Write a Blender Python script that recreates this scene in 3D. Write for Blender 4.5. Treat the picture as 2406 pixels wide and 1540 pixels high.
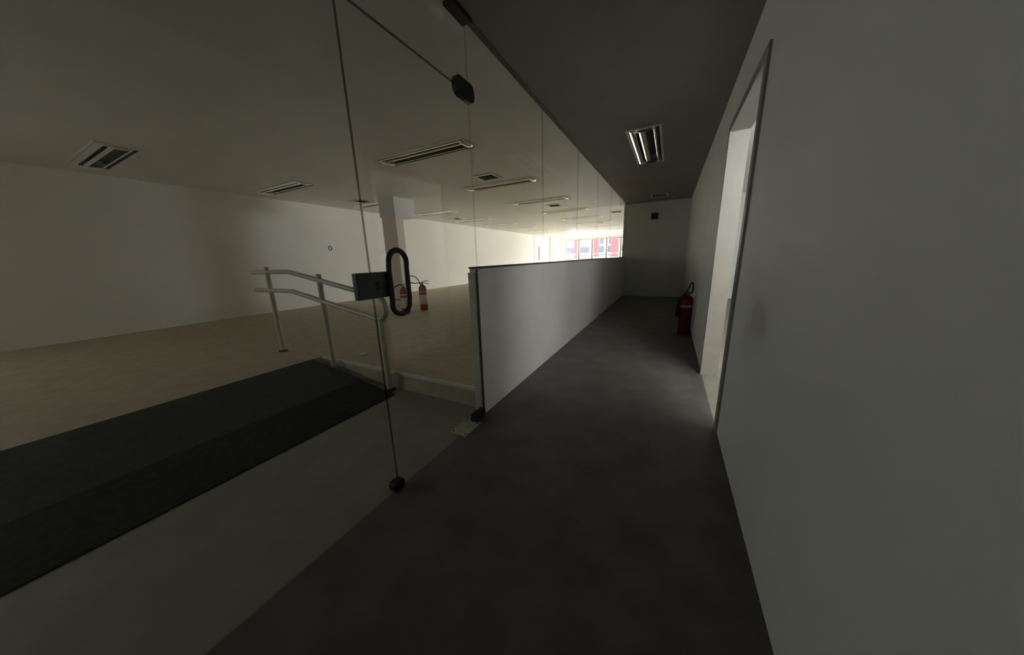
import bpy, bmesh, math, random
from mathutils import Vector, Matrix
random.seed(4)
for o in list(bpy.data.objects): bpy.data.objects.remove(o)
SC = bpy.context.scene
COL = SC.collection
S = 1.0952                    # metres per layout unit; every coordinate below is a layout unit
EYE = Vector((0, 0, 1.05))

# ------------------------------------------------------------------ camera
F_PX, YAW, PITCH, ROLL = 699.12, -.483934, -.228511, -.028893
fw = Vector((math.sin(YAW)*math.cos(PITCH), math.cos(YAW)*math.cos(PITCH), math.sin(PITCH)))
rt = Vector((math.cos(YAW), -math.sin(YAW), 0)); up = rt.cross(fw)
rt, up = math.cos(ROLL)*rt + math.sin(ROLL)*up, -math.sin(ROLL)*rt + math.cos(ROLL)*up
cam = bpy.data.cameras.new('camera'); cam.sensor_width = 36; cam.sensor_fit = 'HORIZONTAL'
cam.lens = F_PX/2406*36; cam.clip_start = .02; cam.clip_end = 500
co = bpy.data.objects.new('camera', cam); COL.objects.link(co)
m = Matrix((rt, up, -fw)).transposed().to_4x4(); m.translation = EYE*S
co.matrix_world = m
SC.camera = co

# ------------------------------------------------------------------ sky, window portals, exposure
wd = bpy.data.worlds.new('overcast_sky'); SC.world = wd; wd.use_nodes = True
bg = wd.node_tree.nodes['Background']
bg.inputs[0].default_value = (.975, .965, 1.0, 1); bg.inputs[1].default_value = 1.0
SC.view_settings.view_transform = 'Standard'; SC.view_settings.look = 'None'
SC.view_settings.exposure = 5.75; SC.view_settings.gamma = 1
SC.view_settings.use_curve_mapping = False
SC.cycles.diffuse_bounces = 8; SC.cycles.max_bounces = 20
SC.cycles.transparent_max_bounces = 40; SC.cycles.caustics_reflective = False
SC.cycles.sample_clamp_indirect = 0

XR_ = 6.0
YW = 20.5      # window wall of the office
def portal(name, loc, rot, sx, sz):
    l = bpy.data.lights.new(name, 'AREA'); l.shape = 'RECTANGLE'; l.size = sx*S; l.size_y = sz*S
    l.cycles.is_portal = True
    o = bpy.data.objects.new(name, l); COL.objects.link(o)
    o.location = Vector(loc)*S; o.rotation_euler = rot
portal('window_portal', (-4.18, YW+.12, 1.52), (-math.pi/2, 0, 0), 4.6, 1.36)
portal('added_side_window_portal', (4.12, 1.7, 1.58), (0, math.pi/2, 0), .3, 1.9)
portal('added_side_window_portal_near', (1.9, .38, 1.6), (math.pi/2, 0, 0), 1.45, .62)
portal('added_right_window_portal', (XR_+.12, 16.5, 1.45), (0, math.pi/2, 0), 1.5, 6.1)
portal('added_left_window_portal', (-6.97, -2.0, 1.7), (0, -math.pi/2, 0), .5, .6)

# ------------------------------------------------------------------ materials
def nodes(name):
    mt = bpy.data.materials.new(name); mt.use_nodes = True
    nt = mt.node_tree; nt.nodes.clear()
    out = nt.nodes.new('ShaderNodeOutputMaterial')
    return mt, nt, out
def mat(name, col, rough=.6, var=.08, scale=6, bump=0, bscale=200, metal=0, spec=.4, detail=4):
    mt, nt, out = nodes(name)
    b = nt.nodes.new('ShaderNodeBsdfPrincipled'); nt.links.new(b.outputs[0], out.inputs[0])
    b.inputs['Roughness'].default_value = rough; b.inputs['Metallic'].default_value = metal
    b.inputs['Specular IOR Level'].default_value = spec
    tc = nt.nodes.new('ShaderNodeTexCoord')
    nz = nt.nodes.new('ShaderNodeTexNoise'); nz.inputs['Scale'].default_value = scale; nz.inputs['Detail'].default_value = detail
    nt.links.new(tc.outputs['Object'], nz.inputs['Vector'])
    rp = nt.nodes.new('ShaderNodeValToRGB')
    rp.color_ramp.elements[0].position = .3; rp.color_ramp.elements[1].position = .7
    rp.color_ramp.elements[0].color = (*[c*(1-var) for c in col], 1)
    rp.color_ramp.elements[1].color = (*[min(1, c*(1+var)) for c in col], 1)
    nt.links.new(nz.outputs[0], rp.inputs[0]); nt.links.new(rp.outputs[0], b.inputs['Base Color'])
    if bump:
        n2 = nt.nodes.new('ShaderNodeTexNoise'); n2.inputs['Scale'].default_value = bscale
        nt.links.new(tc.outputs['Object'], n2.inputs['Vector'])
        bp = nt.nodes.new('ShaderNodeBump'); bp.inputs['Strength'].default_value = bump; bp.inputs['Distance'].default_value = .004
        nt.links.new(n2.outputs[0], bp.inputs['Height']); nt.links.new(bp.outputs[0], b.inputs['Normal'])
    return mt
def glass(name, tint, refl=.5):
    mt, nt, out = nodes(name)
    t = nt.nodes.new('ShaderNodeBsdfTransparent'); t.inputs[0].default_value = (*tint, 1)
    g = nt.nodes.new('ShaderNodeBsdfGlossy'); g.inputs['Roughness'].default_value = 0
    lw = nt.nodes.new('ShaderNodeLayerWeight'); lw.inputs[0].default_value = .5
    p = nt.nodes.new('ShaderNodeMath'); p.operation = 'POWER'; p.inputs[1].default_value = 5
    a = nt.nodes.new('ShaderNodeMath'); a.operation = 'MULTIPLY_ADD'; a.inputs[1].default_value = refl; a.inputs[2].default_value = .035
    mx = nt.nodes.new('ShaderNodeMixShader')
    nt.links.new(lw.outputs['Facing'], p.inputs[0]); nt.links.new(p.outputs[0], a.inputs[0])
    nt.links.new(a.outputs[0], mx.inputs[0]); nt.links.new(t.outputs[0], mx.inputs[1]); nt.links.new(g.outputs[0], mx.inputs[2])
    nt.links.new(mx.outputs[0], out.inputs[0])
    return mt
M = dict(
    wall=mat('painted_wall', (.74, .715, .66), .7, .02, 1.5),
    cwall=mat('corridor_paint', (.80, .84, .80), .65, .03, 2, .05, 300),
    lowwall=mat('partition_laminate', (.84, .80, .80), .55, .03, 3, .05, 400),
    ceil=mat('ceiling_paint', (.78, .775, .745), .42, .03, 2, spec=.4),
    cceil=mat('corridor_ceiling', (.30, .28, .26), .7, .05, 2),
    carpet=mat('olive_carpet', (.49, .43, .31), .55, .12, 9, .3, 350, spec=.3),
    cfloor=mat('dark_corridor_floor', (.135, .125, .118), .5, .2, 5, .1, 120, spec=.35),
    landing=mat('grey_landing_floor', (.30, .295, .25), .6, .1, 5, .1, 160),
    rubber=mat('black_rubber', (.036, .038, .031), .85, .3, 30, .5, 300, spec=.2),
    rail=mat('pale_painted_tube', (.62, .60, .50), .35, .06, 20),
    whitemetal=mat('white_metal', (.80, .79, .74), .35, .03, 8),
    trim=mat('pale_trim', (.66, .65, .56), .5, .06, 12),
    darkcap=mat('dark_grey_cap', (.10, .10, .09), .6, .1, 12),
    steel=mat('dark_grey_steel', (.05, .058, .05), .4, .15, 60, metal=.25),
    black=mat('black_fitting', (.012, .012, .011), .5, .2, 40),
    
    reflector=mat('aluminium_reflector', (.55, .55, .53), .22, .05, 20, metal=1),
    housing=mat('dark_lamp_housing', (.10, .10, .095), .5, .1, 20),
    tube=mat('polished_glint_strip', (.95, .93, .90), .12, .02, 10, metal=1),
    louvre=mat('grey_louvre', (.16, .165, .155), .6, .1, 20),
    red=mat('red_enamel', (.42, .028, .02), .3, .1, 14),
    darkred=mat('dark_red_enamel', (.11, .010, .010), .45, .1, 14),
    label=mat('white_label', (.72, .70, .62), .6, .06, 25),
    hose=mat('black_hose', (.02, .02, .018), .6, .15, 40),
    brass=mat('valve_metal', (.6, .56, .45), .3, .1, 30, metal=.8),
    pillar=mat('pinkish_plaster', (.93, .82, .775), .65, .02, 3),
    frame=mat('window_aluminium', (.30, .29, .25), .45, .05, 10),
    paper=mat('paper_scrap', (.7, .68, .6), .8, .05, 30),
    plate=mat('brushed_cover_plate', (.50, .52, .38), .45, .12, 30, metal=.2),
    ring=mat('dark_ring', (.05, .05, .045), .5, .1, 40),
    board=mat('white_board', (.86, .84, .88), .4, .02, 6),
    bdark=mat('board_side', (.22, .20, .19), .6, .05, 10),
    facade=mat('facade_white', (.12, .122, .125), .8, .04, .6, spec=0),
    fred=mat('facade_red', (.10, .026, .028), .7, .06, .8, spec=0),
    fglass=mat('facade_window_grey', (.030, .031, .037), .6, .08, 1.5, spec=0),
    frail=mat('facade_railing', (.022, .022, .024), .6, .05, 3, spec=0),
    street=mat('street_asphalt', (.30, .30, .30), .9, .1, .5),
    glass=glass('clear_glass', (.955, .97, .955)),
    edge=glass('door_seam_edge', (.30, .32, .28), .0),
    faint=glass('glass_edge', (.82, .84, .80), .0),
    wglass=glass('window_glass', (.97, .98, .975)),
)

# ------------------------------------------------------------------ helpers (layout units in, metres out)
def link(name, bm, mats, parent=None, smooth=False, loc=None):
    me = bpy.data.meshes.new(name)
    bmesh.ops.recalc_face_normals(bm, faces=bm.faces)
    bm.to_mesh(me); bm.free()
    for k in (mats if isinstance(mats, (list, tuple)) else [mats]): me.materials.append(M[k])
    if smooth:
        for p in me.polygons: p.use_smooth = True
        try: me.set_sharp_from_angle(angle=math.radians(40))
        except Exception: pass
    o = bpy.data.objects.new(name, me); COL.objects.link(o)
    if loc is not None: o.location = Vector(loc)*S
    if parent: o.parent = parent
    return o
def tag(o, label, cat, group=None):
    o['label'] = label; o['category'] = cat
    if group: o['group'] = group
    return o
def struct(o, label=None):
    o['kind'] = 'structure'
    if label: o['label'] = label
    return o
def thing(name, label, cat, loc=(0, 0, 0), group=None, rz=0):
    o = bpy.data.objects.new(name, None); COL.objects.link(o); o.empty_display_size = .1
    o.location = Vector(loc)*S; o.rotation_euler.z = rz
    return tag(o, label, cat, group)
def box(bm, a, b, mi=0, bev=0):
    x0, y0, z0 = (min(p, q) for p, q in zip(a, b)); x1, y1, z1 = (max(p, q) for p, q in zip(a, b))
    vs = [bm.verts.new(Vector(v)*S) for v in ((x0,y0,z0),(x1,y0,z0),(x1,y1,z0),(x0,y1,z0),(x0,y0,z1),(x1,y0,z1),(x1,y1,z1),(x0,y1,z1))]
    fs = [bm.faces.new([vs[i] for i in f]) for f in ((0,3,2,1),(4,5,6,7),(0,1,5,4),(1,2,6,5),(2,3,7,6),(3,0,4,7))]
    for f in fs: f.material_index = mi
    if bev:
        es = {e for f in fs for e in f.edges}
        bmesh.ops.bevel(bm, geom=list(es), offset=bev*S, segments=2, affect='EDGES', profile=.5)
    return fs
def B(*boxes, bev=0):
    bm = bmesh.new()
    for a, b in boxes: box(bm, a, b, 0, bev)
    return bm
def tube(bm, pts, r, n=12, closed=False, taper=None):
    P = [Vector(p)*S for p in pts]; L = len(P); rings = []
    t0 = (P[1]-P[0]).normalized()
    nrm = t0.orthogonal().normalized()
    for i, p in enumerate(P):
        if closed: t = (P[(i+1) % L]-P[i-1]).normalized()
        else: t = (P[min(i+1, L-1)]-P[max(i-1, 0)]).normalized()
        nrm = (nrm - t*nrm.dot(t)).normalized(); bn = t.cross(nrm)
        rr = (taper[i] if taper else r)*S
        rings.append([bm.verts.new(p + rr*(math.cos(2*math.pi*k/n)*nrm + math.sin(2*math.pi*k/n)*bn)) for k in range(n)])
    for i in range(L if closed else L-1):
        a, b = rings[i], rings[(i+1) % L]
        if closed and i == L-1:      # best matching start vertex
            off = min(range(n), key=lambda s: (a[0].co-b[s].co).length); b = b[off:]+b[:off]
        for k in range(n): bm.faces.new((a[k], a[(k+1) % n], b[(k+1) % n], b[k]))
    if not closed: bm.faces.new(rings[0][::-1]); bm.faces.new(rings[-1])
    return bm
def lathe(bm, prof, c=(0, 0, 0), n=24):
    rings = []
    for r, z in prof:
        if r == 0: rings.append([bm.verts.new((Vector(c)+Vector((0, 0, z)))*S)])
        else: rings.append([bm.verts.new((Vector(c)+Vector((r*math.cos(2*math.pi*k/n), r*math.sin(2*math.pi*k/n), z)))*S) for k in range(n)])
    for a, b in zip(rings, rings[1:]):
        for k in range(n):
            k2 = (k+1) % n
            if len(a) == 1 and len(b) == 1: continue
            if len(a) == 1: bm.faces.new((a[0], b[k2], b[k]))
            elif len(b) == 1: bm.faces.new((a[k], a[k2], b[0]))
            else: bm.faces.new((a[k], a[k2], b[k2], b[k]))
    return bm
def prism(bm, poly, z0, z1):
    """poly of (x, y), extruded along z"""
    a = [bm.verts.new(Vector((x, y, z0))*S) for x, y in poly]; b = [bm.verts.new(Vector((x, y, z1))*S) for x, y in poly]
    bm.faces.new(a[::-1]); bm.faces.new(b)
    for i in range(len(poly)):
        j = (i+1) % len(poly); bm.faces.new((a[i], a[j], b[j], b[i]))
    return bm
def smooth_path(pts, k=6):
    out = []; P = [Vector(p) for p in pts]
    for i in range(len(P)-1):
        p0, p1, p2, p3 = P[max(i-1, 0)], P[i], P[i+1], P[min(i+2, len(P)-1)]
        for s in range(k):
            t = s/k
            out.append(.5*((2*p1)+(-p0+p2)*t+(2*p0-5*p1+4*p2-p3)*t*t+(-p0+3*p1-3*p2+p3)*t**3))
    out.append(P[-1]); return out
def copy_tree(o, loc=None, parent=None):
    c = o.copy(); COL.objects.link(c)
    if parent: c.parent = parent
    if loc is not None: c.location = Vector(loc)*S
    for ch in o.children:
        if ch.parent is o: copy_tree(ch, None, c)
    return c

# ------------------------------------------------------------------ the setting
H = 2.288           # ceiling
GX = -1.06          # plane of the glass partition
XL, XR = -6.85, 6.0 # office side walls
RF = .15            # raised office floor
YK = 1.63           # edge of the raised floor
YF = 8.4            # corridor end wall
XC = .33            # corridor right wall
struct(link('floor_corridor', B(((GX, -2, -.1), (XC, YF, 0))), 'cfloor'), 'dark worn corridor floor')
struct(link('floor_landing', B(((-2.999, -3, -.1), (GX, YK, 0))), 'landing'), 'grey landing floor inside the glass door')
bm = bmesh.new()
prism(bm, [(XL, -3), (-3.0, -3), (-3.0, YK), (GX-.065, YK), (GX-.065, YF+.1), (XR, YF+.1), (XR, YW), (XL, YW)], -.05, RF)
struct(link('floor_office', bm, 'carpet'), 'raised olive brown carpeted office floor')
struct(link('trim_1', B(((-3.0, YK-.012, RF-.022), (GX-.065, YK+.012, RF+.004)), bev=.003), 'trim'), 'pale nosing along the raised floor edge')
struct(link('floor_side_room', B(((XC, .5, -.1), (4.0, YF, 0))), 'landing'))

# ceiling light layout: holes are cut into the ceiling for every recessed unit
LL, LW = 1.28, .29
rows = [3.0+1.82*k for k in range(10)]
lights = []
for k, y in enumerate(rows):
    if y > YW-1: continue
    lights.append((-2.69, y, 0)); lights.append((-5.77, y, 0))
lights.append((-.345, 4.25, 1))          # corridor fitting, runs along the corridor
lights.append((-5.77, 1.18, 0))
vents = [(-2.61, 4.31), (-2.63, 7.43), (-5.75, 4.43), (-6.5, 5.78), (-5.92, 7.85), (-1.5, 9.6), (-.31, 7.6)]
VS = .34
holes = []
for x, y, d in lights:
    a, b = (LL/2, LW/2) if d == 0 else (LW/2, LL/2)
    holes.append((x-a, x+a, y-b, y+b))
for x, y in vents: holes.append((x-VS/2+.02, x+VS/2-.02, y-VS/2+.02, y+VS/2-.02))
X0, X1, Y0, Y1 = XL-.1, XR+.1, -3.1, YW+.1
xs = sorted({X0, X1, *[h[0] for h in holes], *[h[1] for h in holes]}); ys = sorted({Y0, Y1, *[h[2] for h in holes], *[h[3] for h in holes]})
bm = bmesh.new(); vv = {}
def V2(x, y):
    if (x, y) not in vv: vv[(x, y)] = bm.verts.new(Vector((x, y, H))*S)
    return vv[(x, y)]
for i in range(len(xs)-1):
    for j in range(len(ys)-1):
        cx, cy = (xs[i]+xs[i+1])/2, (ys[j]+ys[j+1])/2
        if any(h[0] < cx < h[1] and h[2] < cy < h[3] for h in holes): continue
        bm.faces.new((V2(xs[i], ys[j]), V2(xs[i], ys[j+1]), V2(xs[i+1], ys[j+1]), V2(xs[i+1], ys[j])))
box(bm, (X0, Y0, H+.16), (X1, Y1, H+.26))
struct(link('ceiling', bm, 'ceil'), 'plain painted office ceiling with recessed lights')
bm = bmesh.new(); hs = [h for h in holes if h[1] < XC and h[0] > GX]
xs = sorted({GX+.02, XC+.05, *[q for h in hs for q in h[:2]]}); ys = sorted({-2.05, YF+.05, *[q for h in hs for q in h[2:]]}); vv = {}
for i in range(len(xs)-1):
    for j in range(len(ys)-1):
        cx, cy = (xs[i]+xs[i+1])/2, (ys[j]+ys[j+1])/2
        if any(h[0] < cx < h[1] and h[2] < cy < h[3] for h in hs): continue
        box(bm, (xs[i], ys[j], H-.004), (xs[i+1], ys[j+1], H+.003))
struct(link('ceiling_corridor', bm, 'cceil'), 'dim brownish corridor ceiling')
struct(link('trim_8', B(((GX-.012, -2, H-.006), (GX+.02, YF, H+.003))), 'darkcap'), 'dark channel holding the glass at the ceiling')

ZT = H+.16
struct(link('wall_left', B(((XL-.1, -3, -.1), (XL, -2.3, ZT)), ((XL-.1, -1.75, -.1), (XL, YW, ZT)), ((XL-.1, -2.3, -.1), (XL, -1.75, 1.48)), ((XL-.1, -2.3, 1.95), (XL, -1.75, ZT))), 'wall'), 'long cream office wall')
struct(link('wall_back', B(((XL-.1, -3.1, -.1), (GX-.02, -3, ZT))), 'wall'))
struct(link('wall_corridor_back', B(((GX-.02, -2.1, -.1), (XC+.1, -2, ZT)), ((GX-.02, -3.1, -.1), (GX+.02, -2.1, ZT))), 'cwall'))
struct(link('wall_far', B(((GX-.06, YF, -.1), (XR+.1, YF+.1, ZT))), 'cwall'), 'dark wall closing the end of the corridor')
DY0, DY1, DZ = 2.0, 2.95, 1.92
struct(link('wall_right', B(((XC, -2, -.1), (XC+.1, DY0, ZT)), ((XC, DY1, -.1), (XC+.1, YF, ZT)), ((XC, DY0, DZ), (XC+.1, DY1, ZT))), 'cwall'), 'shaded right wall of the corridor')
struct(link('trim_2', B(((XC-.012, DY0-.05, .001), (XC+.112, DY0+.006, DZ-.006)), ((XC-.012, DY1-.006, .001), (XC+.112, DY1+.05, DZ-.006)), ((XC-.012, DY0-.05, DZ-.006), (XC+.112, DY1+.05, DZ+.05))), 'frame'), 'grey frame of the open doorway')
struct(link('wall_office_right', B(((XR, YF, -.1), (XR+.1, 13.5, ZT)), ((XR, 19.5, -.1), (XR+.1, YW, ZT)), ((XR, 13.5, -.1), (XR+.1, 19.5, .72)), ((XR, 13.5, 2.16), (XR+.1, 19.5, ZT))), 'wall'))
# side room behind the doorway
struct(link('wall_side_near', B(((XC+.1, .4, -.1), (1.2, .5, ZT)), ((2.6, .4, -.1), (4.1, .5, ZT)), ((1.2, .4, -.1), (2.6, .5, 1.3)), ((1.2, .4, 1.9), (2.6, .5, ZT))), 'wall'))
struct(link('wall_side_window', B(((4, .5, -.1), (4.1, .8, ZT)), ((4, 2.6, -.1), (4.1, YF, ZT)), ((4, .8, -.1), (4.1, 2.6, 1.45)), ((4, .8, 1.71), (4.1, 2.6, ZT))), 'wall'))
def window(n, a, b, axis, pane, label):
    """a, b: opposite corners of the opening; frame of four bars plus a pane"""
    (x0, y0, z0), (x1, y1, z1) = a, b
    w = .045
    if axis == 'y':
        bs = [((x0, y0, z0), (x0+w, y1, z1)), ((x1-w, y0, z0), (x1, y1, z1)), ((x0+w, y0, z0), (x1-w, y1, z0+w)), ((x0+w, y0, z1-w), (x1-w, y1, z1))]
        pb = ((x0+w, (y0+y1)/2-.004, z0+w), (x1-w, (y0+y1)/2+.004, z1-w))
    else:
        bs = [((x0, y0, z0), (x1, y0+w, z1)), ((x0, y1-w, z0), (x1, y1, z1)), ((x0, y0+w, z0), (x1, y1-w, z0+w)), ((x0, y0+w, z1-w), (x1, y1-w, z1))]
        pb = (((x0+x1)/2-.004, y0+w, z0+w), ((x0+x1)/2+.004, y1-w, z1-w))
    f = struct(link('window_%d' % n, B(*bs), 'frame'), label)
    link('pane', B(pb), 'wglass', f)
    return f
window(30, (1.2, .42, 1.3), (2.6, .48, 1.9), 'y', 1, 'unseen second side room window added to light the low wall')  # added out of view to brighten the farther part of the low wall
window(1, (4.02, .8, 1.45), (4.08, 2.6, 1.71), 'x', 1, 'unseen window of the side room, shaped for the light patch')  # out of view, shaped to throw a soft light patch on the low wall
# window wall of the office
ZS, ZH = .86, 2.16
struct(link('wall_window', B(((XL-.1, YW, -.1), (XR+.1, YW+.1, ZS)), ((XL-.1, YW, ZH), (XR+.1, YW+.1, ZT)), ((XL-.1, YW, ZS), (-6.42, YW+.1, ZH)), ((-1.94, YW, ZS), (XR+.1, YW+.1, ZH))), 'wall'), 'window wall at the far end of the office')
bx = [-6.42, -5.52, -4.63, -3.71, -2.84]
while bx[-1] < -2.1: bx.append(bx[-1]+.9)
XE = bx[-1]
for i in range(len(bx)-1):
    window(2+i, (bx[i]+.003, YW+.01, ZS), (bx[i+1]-.003, YW+.09, ZH), 'y', 1, 'tall office window bay with pale aluminium frame')
for i in range(6):
    window(40+i, (XR+.01, 13.503+i, .72), (XR+.09, 14.497+i, 2.16), 'x', 1, 'unseen window bay added on the right outer wall to light the office')  # added bank of unseen windows that lifts the light deep in the office
window(50, (XL-.09, -2.3, 1.48), (XL-.01, -1.75, 1.95), 'x', 1, 'unseen window bay added in the left wall to light the landing')  # added unseen opening, brightens the landing and the near corridor
# pilasters on the left wall near the windows
struct(link('trim_3', B(((XL, 16.0, RF), (XL+.025, 16.4, H))), 'wall'), 'shallow pilaster on the office wall')
struct(link('trim_4', B(((XL, 18.45, RF), (XL+.12, 18.75, H))), 'wall'), 'shallow pilaster near the windows')

# half-height partition of the corridor
struct(link('wall_low', B(((GX-.06, 1.578, 0), (GX, YF, .992))), 'lowwall'), 'grey half-height partition wall')
struct(link('trim_5', B(((GX-.064, 1.572, .992), (GX+.004, YF, 1.004))), 'darkcap'), 'dark cap along the half-height wall')
struct(link('trim_6', B(((GX-.062, 1.556, 0), (GX-.008, 1.574, .97)), bev=.004), 'trim'), 'pale end post of the half-height wall')
struct(link('trim_7', B(((GX-.008, 1.566, 0), (GX+.001, 1.578, .99))), 'darkcap'), 'dark joint strip at the half-height wall end')

# ------------------------------------------------------------------ frameless glass partition
def pane_mesh(y0, y1, z0, z1, t=.0075, dark=''):
    bm = bmesh.new(); fs = box(bm, (GX-t/2, y0, z0), (GX+t/2, y1, z1))
    for f in fs:
        f.normal_update()
        if abs(f.normal.x) < .5:
            n = f.normal
            side = 'r' if n.y > .5 else 'l' if n.y < -.5 else 't' if n.z > .5 else 'b'
            f.material_index = 1 if side in dark else 2
    return bm
def G(y, z, off):
    """point `off` in front of the glass, on the sight line of the spot (y, z) of the glass"""
    k = (-GX-off)/-GX
    return Vector((GX+off, y*k, EYE.z+(z-EYE.z)*k))
YS, YH = .812, 1.572      # seam at the lock, hinge line
g = 'fixed glass panes of the partition'
p = tag(link('glass_panel', pane_mesh(-.42, YS-.003, .004, H, dark='r'), ['glass', 'edge', 'faint']), 'full-height fixed glass panel left of the glass door', 'glass panel', g)
# small dark ring stuck on this panel
bm = bmesh.new(); rg = [Vector((GX+.009, (.66)+.0055*math.cos(t*math.pi/10), 1.102+.0065*math.sin(t*math.pi/10))) for t in range(20)]
tube(bm, rg, .0013, 8, True); link('ring', bm, 'ring', p, True)['label'] = 'small dark ring on the glass'
tag(link('glass_panel', pane_mesh(-1.98, -.424, .004, H), ['glass', 'edge', 'faint']), 'full-height fixed glass panel farthest to the left of the glass door', 'glass panel', g)
tag(link('glass_panel', pane_mesh(YS+.001, YH, 1.94, H, dark='b'), ['glass', 'edge', 'faint']), 'glass transom panel above the glass door', 'glass panel', g)
gy = [1.576, 2.687, 3.83, 4.96, 6.126, 7.26, YF-.004]
words = ['glass pane on the half-height wall, nearest the glass door', 'second glass pane on the half-height wall from the door', 'third glass pane on the half-height wall from the door', 'fourth glass pane on the half-height wall from the door', 'fifth glass pane on the half-height wall from the door', 'last glass pane on the half-height wall, at the corridor end']
for i in range(6):
    tag(link('glass_panel', pane_mesh(gy[i]+.001, gy[i+1]-.001, 1.004, H), ['glass', 'edge', 'faint']), words[i], 'glass panel', g)

# glass door with its fittings
d = struct(link('door_1', pane_mesh(YS+.001, YH-.002, .012, 1.934, dark='lt'), ['glass', 'edge', 'faint']), 'frameless glass door with dark lock and loop handle')
# loop pull handle
bm = bmesh.new(); pts = []
yc, zt, zb, hw = .954, 1.046, .866, .049
for k in range(17):
    a = math.pi*k/16; pts.append(G(yc+hw*math.cos(a)+.003, zt+.053*math.sin(a), .035))
for k in range(1, 8): pts.append(G(yc-hw+.0, zt+(zb-zt)*k/8, .035))
for k in range(17):
    a = math.pi+math.pi*k/16; pts.append(G(yc+hw*math.cos(a)-.003, zb+.046*math.sin(a), .035))
for k in range(1, 8): pts.append(G(yc+hw, zb+(zt-zb)*k/8, .035))
tube(bm, pts, .0112, 14, True)
hd = link('pull_handle', bm, 'steel', d, True)
for z in (.975, .94):
    q = G(yc-hw, z, .035); bm = bmesh.new(); tube(bm, [(GX+.005, q.y, q.z), tuple(q)], .008, 12); link('standoff', bm, 'steel', hd, True)
# lock case: plate with a rounded front edge at the handle side
bm = bmesh.new()
a0, a1, o1 = G(.747, 1.01, .03), G(.915, .905, .03), .03
poly = [(GX+.006, a0.y), (GX+o1, a0.y), (GX+o1, a1.y-.012), (GX+o1-.004, a1.y-.004), (GX+o1-.012, a1.y), (GX+.006, a1.y)]
prism(bm, poly, a1.z, a0.z)
bmesh.ops.bevel(bm, geom=[e for e in bm.edges], offset=.0015, segments=2, affect='EDGES')
lk = link('lock_case', bm, 'steel', d, True)
q = G(.842, .957, .03)
bm = bmesh.new(); prof = [(0, 0), (.0075, 0), (.0075, .003), (.006, .0045), (0, .0045)]
lathe(bm, prof, n=16); bm.transform(Matrix.Rotation(math.pi/2, 4, 'Y'))
kc = link('key_cylinder', bm, 'black', lk, True); kc.location = Vector((GX+o1, q.y, q.z+.006))*S
link('key_slot', B(((GX+o1, q.y-.010, q.z-.016), (GX+o1+.002, q.y+.011, q.z-.010))), 'black', lk)
q = G(.893, .955, .03)
bm = bmesh.new(); lathe(bm, prof, n=16); bm.transform(Matrix.Rotation(math.pi/2, 4, 'Y'))
kc = link('thumb_turn', bm, 'black', lk, True); kc.location = Vector((GX+o1, q.y, q.z))*S
# patch fittings: plates with rounded ends clamped over the glass
def patch(name, outline, off, mt):
    bm = bmesh.new()
    a = [bm.verts.new(Vector((GX-off, y, z))*S) for y, z in outline]; b = [bm.verts.new(Vector((GX+off, y, z))*S) for y, z in outline]
    bm.faces.new(a[::-1]); bm.faces.new(b)
    for i in range(len(outline)):
        j = (i+1) % len(outline); bm.faces.new((a[i], a[j], b[j], b[i]))
    bmesh.ops.bevel(bm, geom=[e for e in bm.edges if e.calc_length() > .03], offset=.002, segments=2, affect='EDGES')
    return link(name, bm, mt, d, True)
def stadium(y0, y1, z0, z1, r, n=6):
    out = []
    for cy, cz, s in ((y1-r, z1-r, 0), (y0+r, z1-r, 1), (y0+r, z0+r, 2), (y1-r, z0+r, 3)):
        for k in range(n+1):
            a = math.pi/2*(s+k/n); out.append((cy+r*math.cos(a), cz+r*math.sin(a)))
    return out
patch('top_patch_fitting', stadium(1.452, 1.618, 1.893, 1.987, .038), .014, 'steel')
patch('bottom_patch_fitting', stadium(1.435, 1.556, .002, .062, .02), .018, 'black')
patch('corner_bottom_lock', stadium(.775, .835, .002, .05, .014), .018, 'black')
hb = tag(link('ceiling_clamp', B(((GX-.03, 1.44, H-.022), (GX+.035, 1.60, H-.001)), bev=.004), 'black'), 'dark clamp fixing the transom glass to the ceiling', 'clamp')
# cover plate of the floor spring and threshold strip
cp = thing('floor_spring_cover', 'pale metal cover plate on floor at the glass door hinge', 'cover plate', (-1.075, 1.37, 0))
link('plate', B(((-.06, -.085, 0), (.06, .085, .006)), bev=.002), 'plate', cp)
for sx in (-.045, .045):
    bm = bmesh.new(); lathe(bm, [(0, .0062), (.006, .0062), (.006, .0075), (0, .008)], (sx, -.065, 0), 12); link('screw', bm, 'steel', cp)
    bm = bmesh.new(); lathe(bm, [(0, .0062), (.006, .0062), (.006, .0075), (0, .008)], (sx, .065, 0), 12); link('screw', bm, 'steel', cp)

# ------------------------------------------------------------------ ramp and handrail inside the door
def rz(x): return max(0, min(RF, (-1.88-x)*.137))
bm = bmesh.new(); prof = [(-1.885, .001), (-1.89, .006)] + [(-1.88-k*.1, rz(-1.88-k*.1)+.006) for k in range(1, 12)] + [(-2.995, RF+.004), (-2.995, .001)]
a = [bm.verts.new(Vector((x, -1.2, z))*S) for x, z in prof]; b = [bm.verts.new(Vector((x, 1.525, z))*S) for x, z in prof]
bm.faces.new(a); bm.faces.new(b[::-1])
for i in range(len(prof)):
    j = (i+1) % len(prof); bm.faces.new((a[i], b[i], b[j], a[j]))
rp = thing('ramp', 'black rubber access ramp rising from the landing to the carpet', 'ramp')
link('slope', bm, 'rubber', rp)
YR = 1.573
hr = thing('handrail', 'pale tubular handrail with looped end beside the black ramp', 'handrail', (-2.0, YR, 0))
def hp(x, z): return (x+2.0, 0, z)
up_z = lambda x: .79+(-2.02-x)*.165
lo_z = lambda x: .605+(-2.02-x)*.165
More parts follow.
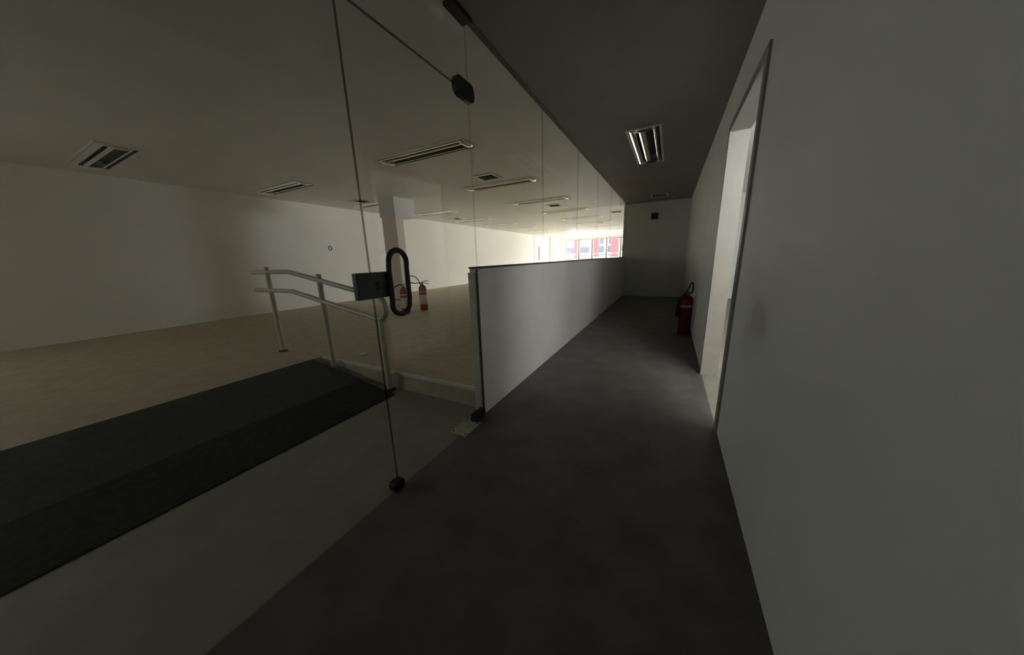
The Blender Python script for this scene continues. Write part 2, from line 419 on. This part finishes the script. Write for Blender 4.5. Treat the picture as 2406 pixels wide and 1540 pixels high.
pts = [hp(-3.9, up_z(-3.2)), hp(-3.4, up_z(-3.2))]+[hp(x, up_z(x)) for x in (-3.2, -3.0, -2.7, -2.4, -2.2, -2.05)]
cz = .6975; R_ = .0925
for k in range(1, 12):
    t = math.pi/2-math.pi*k/12; pts.append(hp(-2.02+R_*math.cos(t), cz+R_*math.sin(t)))
pts += [hp(x, lo_z(x)) for x in (-2.05, -2.2, -2.4, -2.7, -3.0, -3.2)]+[hp(-3.4, lo_z(-3.2)), hp(-3.9, lo_z(-3.2))]
bm = bmesh.new(); tube(bm, pts, .0215, 14); link('rail_tube', bm, 'rail', hr, True)
for x, top in ((-2.0, .60), (-2.735, up_z(-2.735)+.055), (-3.6, up_z(-3.2)+.05)):
    z0 = RF+.001 if x < -3 else .001
    bm = bmesh.new(); tube(bm, [hp(x, z0), hp(x, top)], .0225, 14); po = link('post', bm, 'rail', hr, True)
    bm = bmesh.new(); lathe(bm, [(0, z0), (.042, z0), (.042, z0+.01), (.026, z0+.016), (0, z0+.016)], hp(x, 0), 18)
    link('foot_flange', bm, 'steel', po, True)

# ------------------------------------------------------------------ pillar with boxed head
pl = thing('pillar', 'pinkish plaster pillar with boxed head by the fire extinguishers', 'pillar', (-5.05, 4.55, RF))
link('shaft', B(((-.20, -.095, 0), (.19, .095, 1.925-RF))), 'pillar', pl)
link('boxed_head', B(((-.24, -.10, 1.925-RF), (.195, .425, H-RF))), 'ceil', pl)

# ------------------------------------------------------------------ recessed ceiling lights
def make_light():
    t = thing('ceiling_light', '', 'ceiling light', (0, 0, 0))
    a, b = LL/2, LW/2; f = .022
    link('frame', B(((-a-f, -b-f, -.008), (a+f, -b, .004)), ((-a-f, b, -.008), (a+f, b+f, .004)), ((-a-f, -b, -.008), (-a, b, .004)), ((a, -b, -.008), (a+f, b, .004))), 'whitemetal', t)
    bm = bmesh.new()      # open-bottomed housing
    box(bm, (-a, -b, .095), (a, b, .105)); box(bm, (-a, -b, 0), (a, -b+.006, .095)); box(bm, (-a, b-.006, 0), (a, b, .095))
    link('housing', bm, 'housing', t)
    for s in (-1, 1):
        bm = bmesh.new()
        v = [bm.verts.new(Vector(q)*S) for q in ((s*(a-.001), -b+.008, .002), (s*(a-.001), b-.008, .002), (s*(a-.075), b-.03, .07), (s*(a-.075), -b+.03, .07),
                                                 (s*(a-.001), -b+.008, .094), (s*(a-.001), b-.008, .094), (s*(a-.075), b-.03, .094), (s*(a-.075), -b+.03, .094))]
        for fc in ((0, 1, 2, 3), (4, 5, 6, 7), (0, 1, 5, 4), (2, 3, 7, 6), (0, 3, 7, 4), (1, 2, 6, 5)): bm.faces.new([v[i] for i in fc])
        link('end_plate', bm, 'whitemetal', t)
    for y, tr in ((-.11, .03), (-.025, .024), (.10, .01)):
        bm = bmesh.new(); 
        ar = [(y+tr*(k-5)/5, -.004-tr*.35*(1-((k-5)/5)**2)) for k in range(11)]+[(y+tr, .004), (y-tr, .004)]
        ra = [bm.verts.new(Vector((-a+.012, q, z))*S) for q, z in ar]; rb = [bm.verts.new(Vector((a-.012, q, z))*S) for q, z in ar]
        bm.faces.new(ra); bm.faces.new(rb[::-1])
        for k in range(len(ar)): bm.faces.new((ra[k], ra[(k+1) % len(ar)], rb[(k+1) % len(ar)], rb[k]))
        link('tube', bm, 'tube', t, True)  # polished metal strip shaped to catch window light as a bright line
    for y in (-.07, .07):
        bm = bmesh.new(); n = 8      # parabolic trough
        pr = [(y-.06+.12*k/n, .018+.06*(1-((k-n/2)/(n/2))**2)) for k in range(n+1)]
        ra = [bm.verts.new(Vector((-a+.08, q, z))*S) for q, z in pr]; rb = [bm.verts.new(Vector((a-.08, q, z))*S) for q, z in pr]
        for k in range(n): bm.faces.new((ra[k], ra[k+1], rb[k+1], rb[k]))
        link('reflector', bm, 'housing', t, True)
    for s in (-1, 1):
        bm = bmesh.new(); lathe(bm, [(.06, .002), (.06, -.006), (.052, -.014), (.035, -.021), (.016, -.025), (0, -.026)], n=20)
        cpx = link('glint_cap', bm, 'tube', t, True); cpx.location = Vector((s*(a-.03), 0, 0))*S; cpx.scale = (.75, 1.9, 1)  # polished cap added to catch window light as a bright spot
    link('spine', B(((-a+.08, -.008, .012), (a-.08, .008, .07))), 'whitemetal', t)
    return t
ordn = ['nearest', 'second', 'third', 'fourth', 'fifth', 'sixth', 'seventh', 'eighth', 'ninth', 'tenth']
L0 = make_light()
for i, (x, y, dd) in enumerate(lights):
    o = L0 if i == 0 else copy_tree(L0)
    o.location = Vector((x, y, H))*S
    o.rotation_euler.z = -math.pi/2 if dd else 0
    o['group'] = 'recessed fluorescent ceiling lights'
    k = min(range(len(rows)), key=lambda q: abs(rows[q]-y))
    if dd: lab = 'recessed ceiling light over the dark corridor'
    elif y < 2.5: lab = 'recessed office ceiling light farthest left, beyond the black ramp'
    else:
        colname = {-2.69: 'in the row next to the glass partition', -5.77: 'in the row along the cream left wall', .39: 'in the row behind the corridor end wall', 3.47: 'in the row along the far right office wall'}[x]
        kk = k if x < 0 else k-4
        lab = '%s recessed ceiling light %s' % (ordn[max(kk, 0)], colname)
    o['label'] = lab

# ------------------------------------------------------------------ ceiling air vents
def make_vent():
    t = thing('ceiling_vent', '', 'air vent')
    a = VS/2; f = .035
    link('frame', B(((-a, -a, -.01), (a, -a+f, .004)), ((-a, a-f, -.01), (a, a, .004)), ((-a, -a+f, -.01), (-a+f, a-f, .004)), ((a-f, -a+f, -.01), (a, a-f, .004))), 'whitemetal', t)
    link('duct_box', B(((-a+.02, -a+.02, .10), (a-.02, a-.02, .11)), ((-a+.02, -a+.02, .004), (-a+.025, a-.02, .1)), ((a-.025, -a+.02, .004), (a-.02, a-.02, .1)), ((-a+.02, -a+.02, .004), (a-.02, -a+.025, .1)), ((-a+.02, a-.025, .004), (a-.02, a-.02, .1))), 'housing', t)
    sl = None
    for k in range(7):
        y = -a+f+.018+k*(2*a-2*f-.036)/6
        if sl is None:
            bm = bmesh.new(); box(bm, (-a+f, -.015, -.0015), (a-f, .015, .0015)); bm.transform(Matrix.Rotation(.7, 4, 'X'))
            sl = link('slat', bm, 'louvre', t); o = sl
        else:
            o = sl.copy(); COL.objects.link(o)
        o.location = Vector((0, y, .008))*S
    return t
VL = ['square air vent between the two nearest ceiling lights by the glass', 'square white-framed air vent between the third and fourth ceiling lights',
      'air vent in the ceiling left of the pillar head', 'air vent in the ceiling close to the cream left wall', 'small air vent above the middle of the cream left wall',
      'air vent in the office ceiling beside the corridor end wall', 'dark air vent in the corridor ceiling at the end wall']
V0 = make_vent()
for i, (x, y) in enumerate(vents):
    o = V0 if i == 0 else copy_tree(V0)
    o.location = Vector((x, y, H))*S; o['label'] = VL[i]; o['group'] = 'square ceiling air vents'

# ------------------------------------------------------------------ fire extinguishers
def extinguisher(loc, label, rzt, h=.46, r=.073, body='red', drop=0):
    t = thing('fire_extinguisher', label, 'extinguisher', loc, 'red carbon dioxide fire extinguishers', rzt)
    bm = bmesh.new()
    lathe(bm, [(0, .004), (r*.93, .004), (r, .02), (r, h-.075), (r*.96, h-.05), (r*.82, h-.022), (r*.55, h-.004), (.026, h+.004), (.026, h+.022), (0, h+.022)], n=28)
    link('cylinder', bm, body, t, True)
    if body == 'red': bm = bmesh.new(); lathe(bm, [(r+.001, h*.24), (r+.0025, h*.24), (r+.0025, h*.63), (r+.001, h*.63)], n=28); link('label_sleeve', bm, 'label', t, True)
    bm = bmesh.new(); lathe(bm, [(r+.001, h*.72), (r+.005, h*.72), (r+.005, h*.76), (r+.001, h*.76)], n=28); link('strap', bm, 'brass', t, True)
    bm = bmesh.new(); lathe(bm, [(0, h+.022), (.02, h+.022), (.022, h+.05), (.014, h+.06), (0, h+.06)], n=16); vb = link('valve', bm, 'brass', t, True)
    bm = bmesh.new(); tube(bm, smooth_path([(0, 0, h+.055), (.05, 0, h+.075), (.115, 0, h+.072)], 5), .007, 8); link('lever', bm, 'brass', vb, True)
    bm = bmesh.new(); tube(bm, smooth_path([(0, 0, h+.042), (.05, 0, h+.04), (.12, 0, h+.015)], 5), .007, 8); link('carry_grip', bm, 'brass', vb, True)
    bm = bmesh.new()
    if drop: path = [(-.015, 0, h+.042), (-.07, 0, h+.05), (-.16, 0, h+.0), (-.225, 0, h-.085), (-.20, 0, h-.16), (-.12, 0, h-.205), (-.085, .03, h-.215), (-.05, r+.02, h-.20), (-.03, r+.02, h-.1)]
    else: path = [(-.015, 0, h+.042), (-.06, 0, h+.045), (-.13, 0, h+.04), (-.21, 0, h+.065), (-.245, 0, h+.12), (-.20, 0, h+.175), (-.125, .0, h+.165), (-.07, .0, h+.11), (-.04, .03, h+.045), (-.03, r+.02, h-.05)]
    tube(bm, smooth_path(path, 6), .0085, 10)
    link('hose', bm, 'hose', t, True)
    bm = bmesh.new(); tube(bm, [(-.03, r+.02, h-.04), (-.03, r+.024, h-.14), (-.03, r+.026, h-.27)], .02, 14, taper=[.012, .018, .03]); link('horn', bm, 'hose', t, True)
    return t
extinguisher((-4.05, 4.17, RF), 'red fire extinguisher with large white label standing on the carpet', math.radians(45))
extinguisher((-4.05, 3.72, RF), 'red fire extinguisher partly behind the loop door handle', math.radians(40), drop=1)
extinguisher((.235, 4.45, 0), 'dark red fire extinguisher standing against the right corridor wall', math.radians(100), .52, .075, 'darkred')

# ------------------------------------------------------------------ small things
bx_ = thing('wall_box', 'small dark square box high on the corridor end wall', 'wall box', (-.41, YF, 1.95))
link('casing', B(((-.078, -.05, -.078), (.078, 0, .078)), bev=.008), 'darkcap', bx_)
link('grille', B(((-.06, -.053, -.06), (-.006, -.05, .06)), ((.006, -.053, -.06), (.06, -.05, .06))), 'black', bx_)
nb = thing('notice_board', 'narrow white board on the cream wall near the windows', 'board', (XL+.002, 16.95, 1.29))
link('panel', B(((.0, -.25, -.37), (.025, .28, .37)), bev=.004), 'board', nb)
link('side_edge', B(((.0, -.30, -.38), (.04, -.25, .38))), 'bdark', nb)
def scrap(loc, label, n, sc):
    bm = bmesh.new(); ring = [(sc*(1+.4*random.random())*math.cos(2*math.pi*k/n), sc*.5*(1+.5*random.random())*math.sin(2*math.pi*k/n)) for k in range(n)]
    a = [bm.verts.new(Vector((x, y, .001+.012*random.random()))*S) for x, y in ring]; c = bm.verts.new(Vector((0, 0, .02))*S)
    b_ = [bm.verts.new(v.co-Vector((0, 0, .001))) for v in a]; c2 = bm.verts.new(Vector((0, 0, .019))*S)
    for k in range(n): bm.faces.new((a[k], a[(k+1) % n], c)); bm.faces.new((b_[(k+1) % n], b_[k], c2)); bm.faces.new((a[k], b_[k], b_[(k+1) % n], a[(k+1) % n]))
    tag(link('paper_scrap', bm, 'paper', loc=loc), label, 'paper')
scrap((-2.68, 1.84, RF), 'crumpled pale paper scrap on the carpet behind the handrail', 9, .05)
scrap((-4.28, 2.68, RF), 'small pale scrap lying on the open carpet', 7, .035)

# ------------------------------------------------------------------ street and the building opposite
KF = 60/34
def fz(z): return 1.05+(z-1.05)*KF
struct(link('floor_street', B(((-60, YW+1.5, -5.2), (60, 66, -5))), 'street'))
bd = thing('building', 'white building with red panels seen through the office windows', 'building', (0, 60, -5))
def fbox(x0, x1, z0, z1, y0, y1): return B(((x0*KF, y0, fz(z0)+5), (x1*KF, y1, fz(z1)+5)))
bm = bmesh.new(); box(bm, (-40, .3, 0), (25, 4, 11.8)); link('wall', bm, 'facade', bd)
def fwin(x0, x1, z0, z1):
    f = link('window', fbox(x0-.05, x1+.05, z0-.05, z1+.05, .22, .3), 'facade', bd)
    link('pane', fbox(x0, x1, z0, z1, .19, .22), 'fglass', f)
for x0, x1, z0, z1 in ((-10.7, -9.74, 1.39, 2.03), (-8.98, -8.0, 1.41, 2.06), (-6.97, -6.42, 1.41, 2.08), (-6.9, -6.5, 2.3, 2.87), (-5.96, -5.75, 2.27, 2.8), (-6.12, -5.75, 1.41, 2.09), (-4.62, -3.9, 1.46, 2.12),
                       (-12.4, -11.5, 1.4, 2.05), (-3.3, -2.4, 1.41, 2.07), (-1.6, -.7, 1.41, 2.07), (.2, 1.1, 1.41, 2.07), (2.2, 3.1, 1.41, 2.07)):
    fwin(x0, x1, z0, z1)
for x0, x1, z0, z1 in ((-9.72, -9.42, .9, 4.3), (-9.18, -9.0, .9, 4.3), (-7.66, -7.0, .98, 4.3), (-5.72, -4.97, .94, 4.3), (-2.2, -1.8, .9, 4.3), (1.3, 1.9, .9, 4.3), (-13.2, -12.6, .9, 4.3)):
    link('red_panel', fbox(x0, x1, z0, z1, .12, .3), 'fred', bd)
for z in (1.05, 1.17):
    for x0, x1 in ((-10.7, -9.74), (-8.95, -8.0), (-6.97, -6.42), (-6.1, -5.75)):
        link('railing_bar', fbox(x0, x1, z-.02, z+.02, .02, .08), 'frail', bd)
for z in (1.27, .62): link('ledge', fbox(-20, 12, z-.03, z+.03, .1, .3), 'facade', bd)
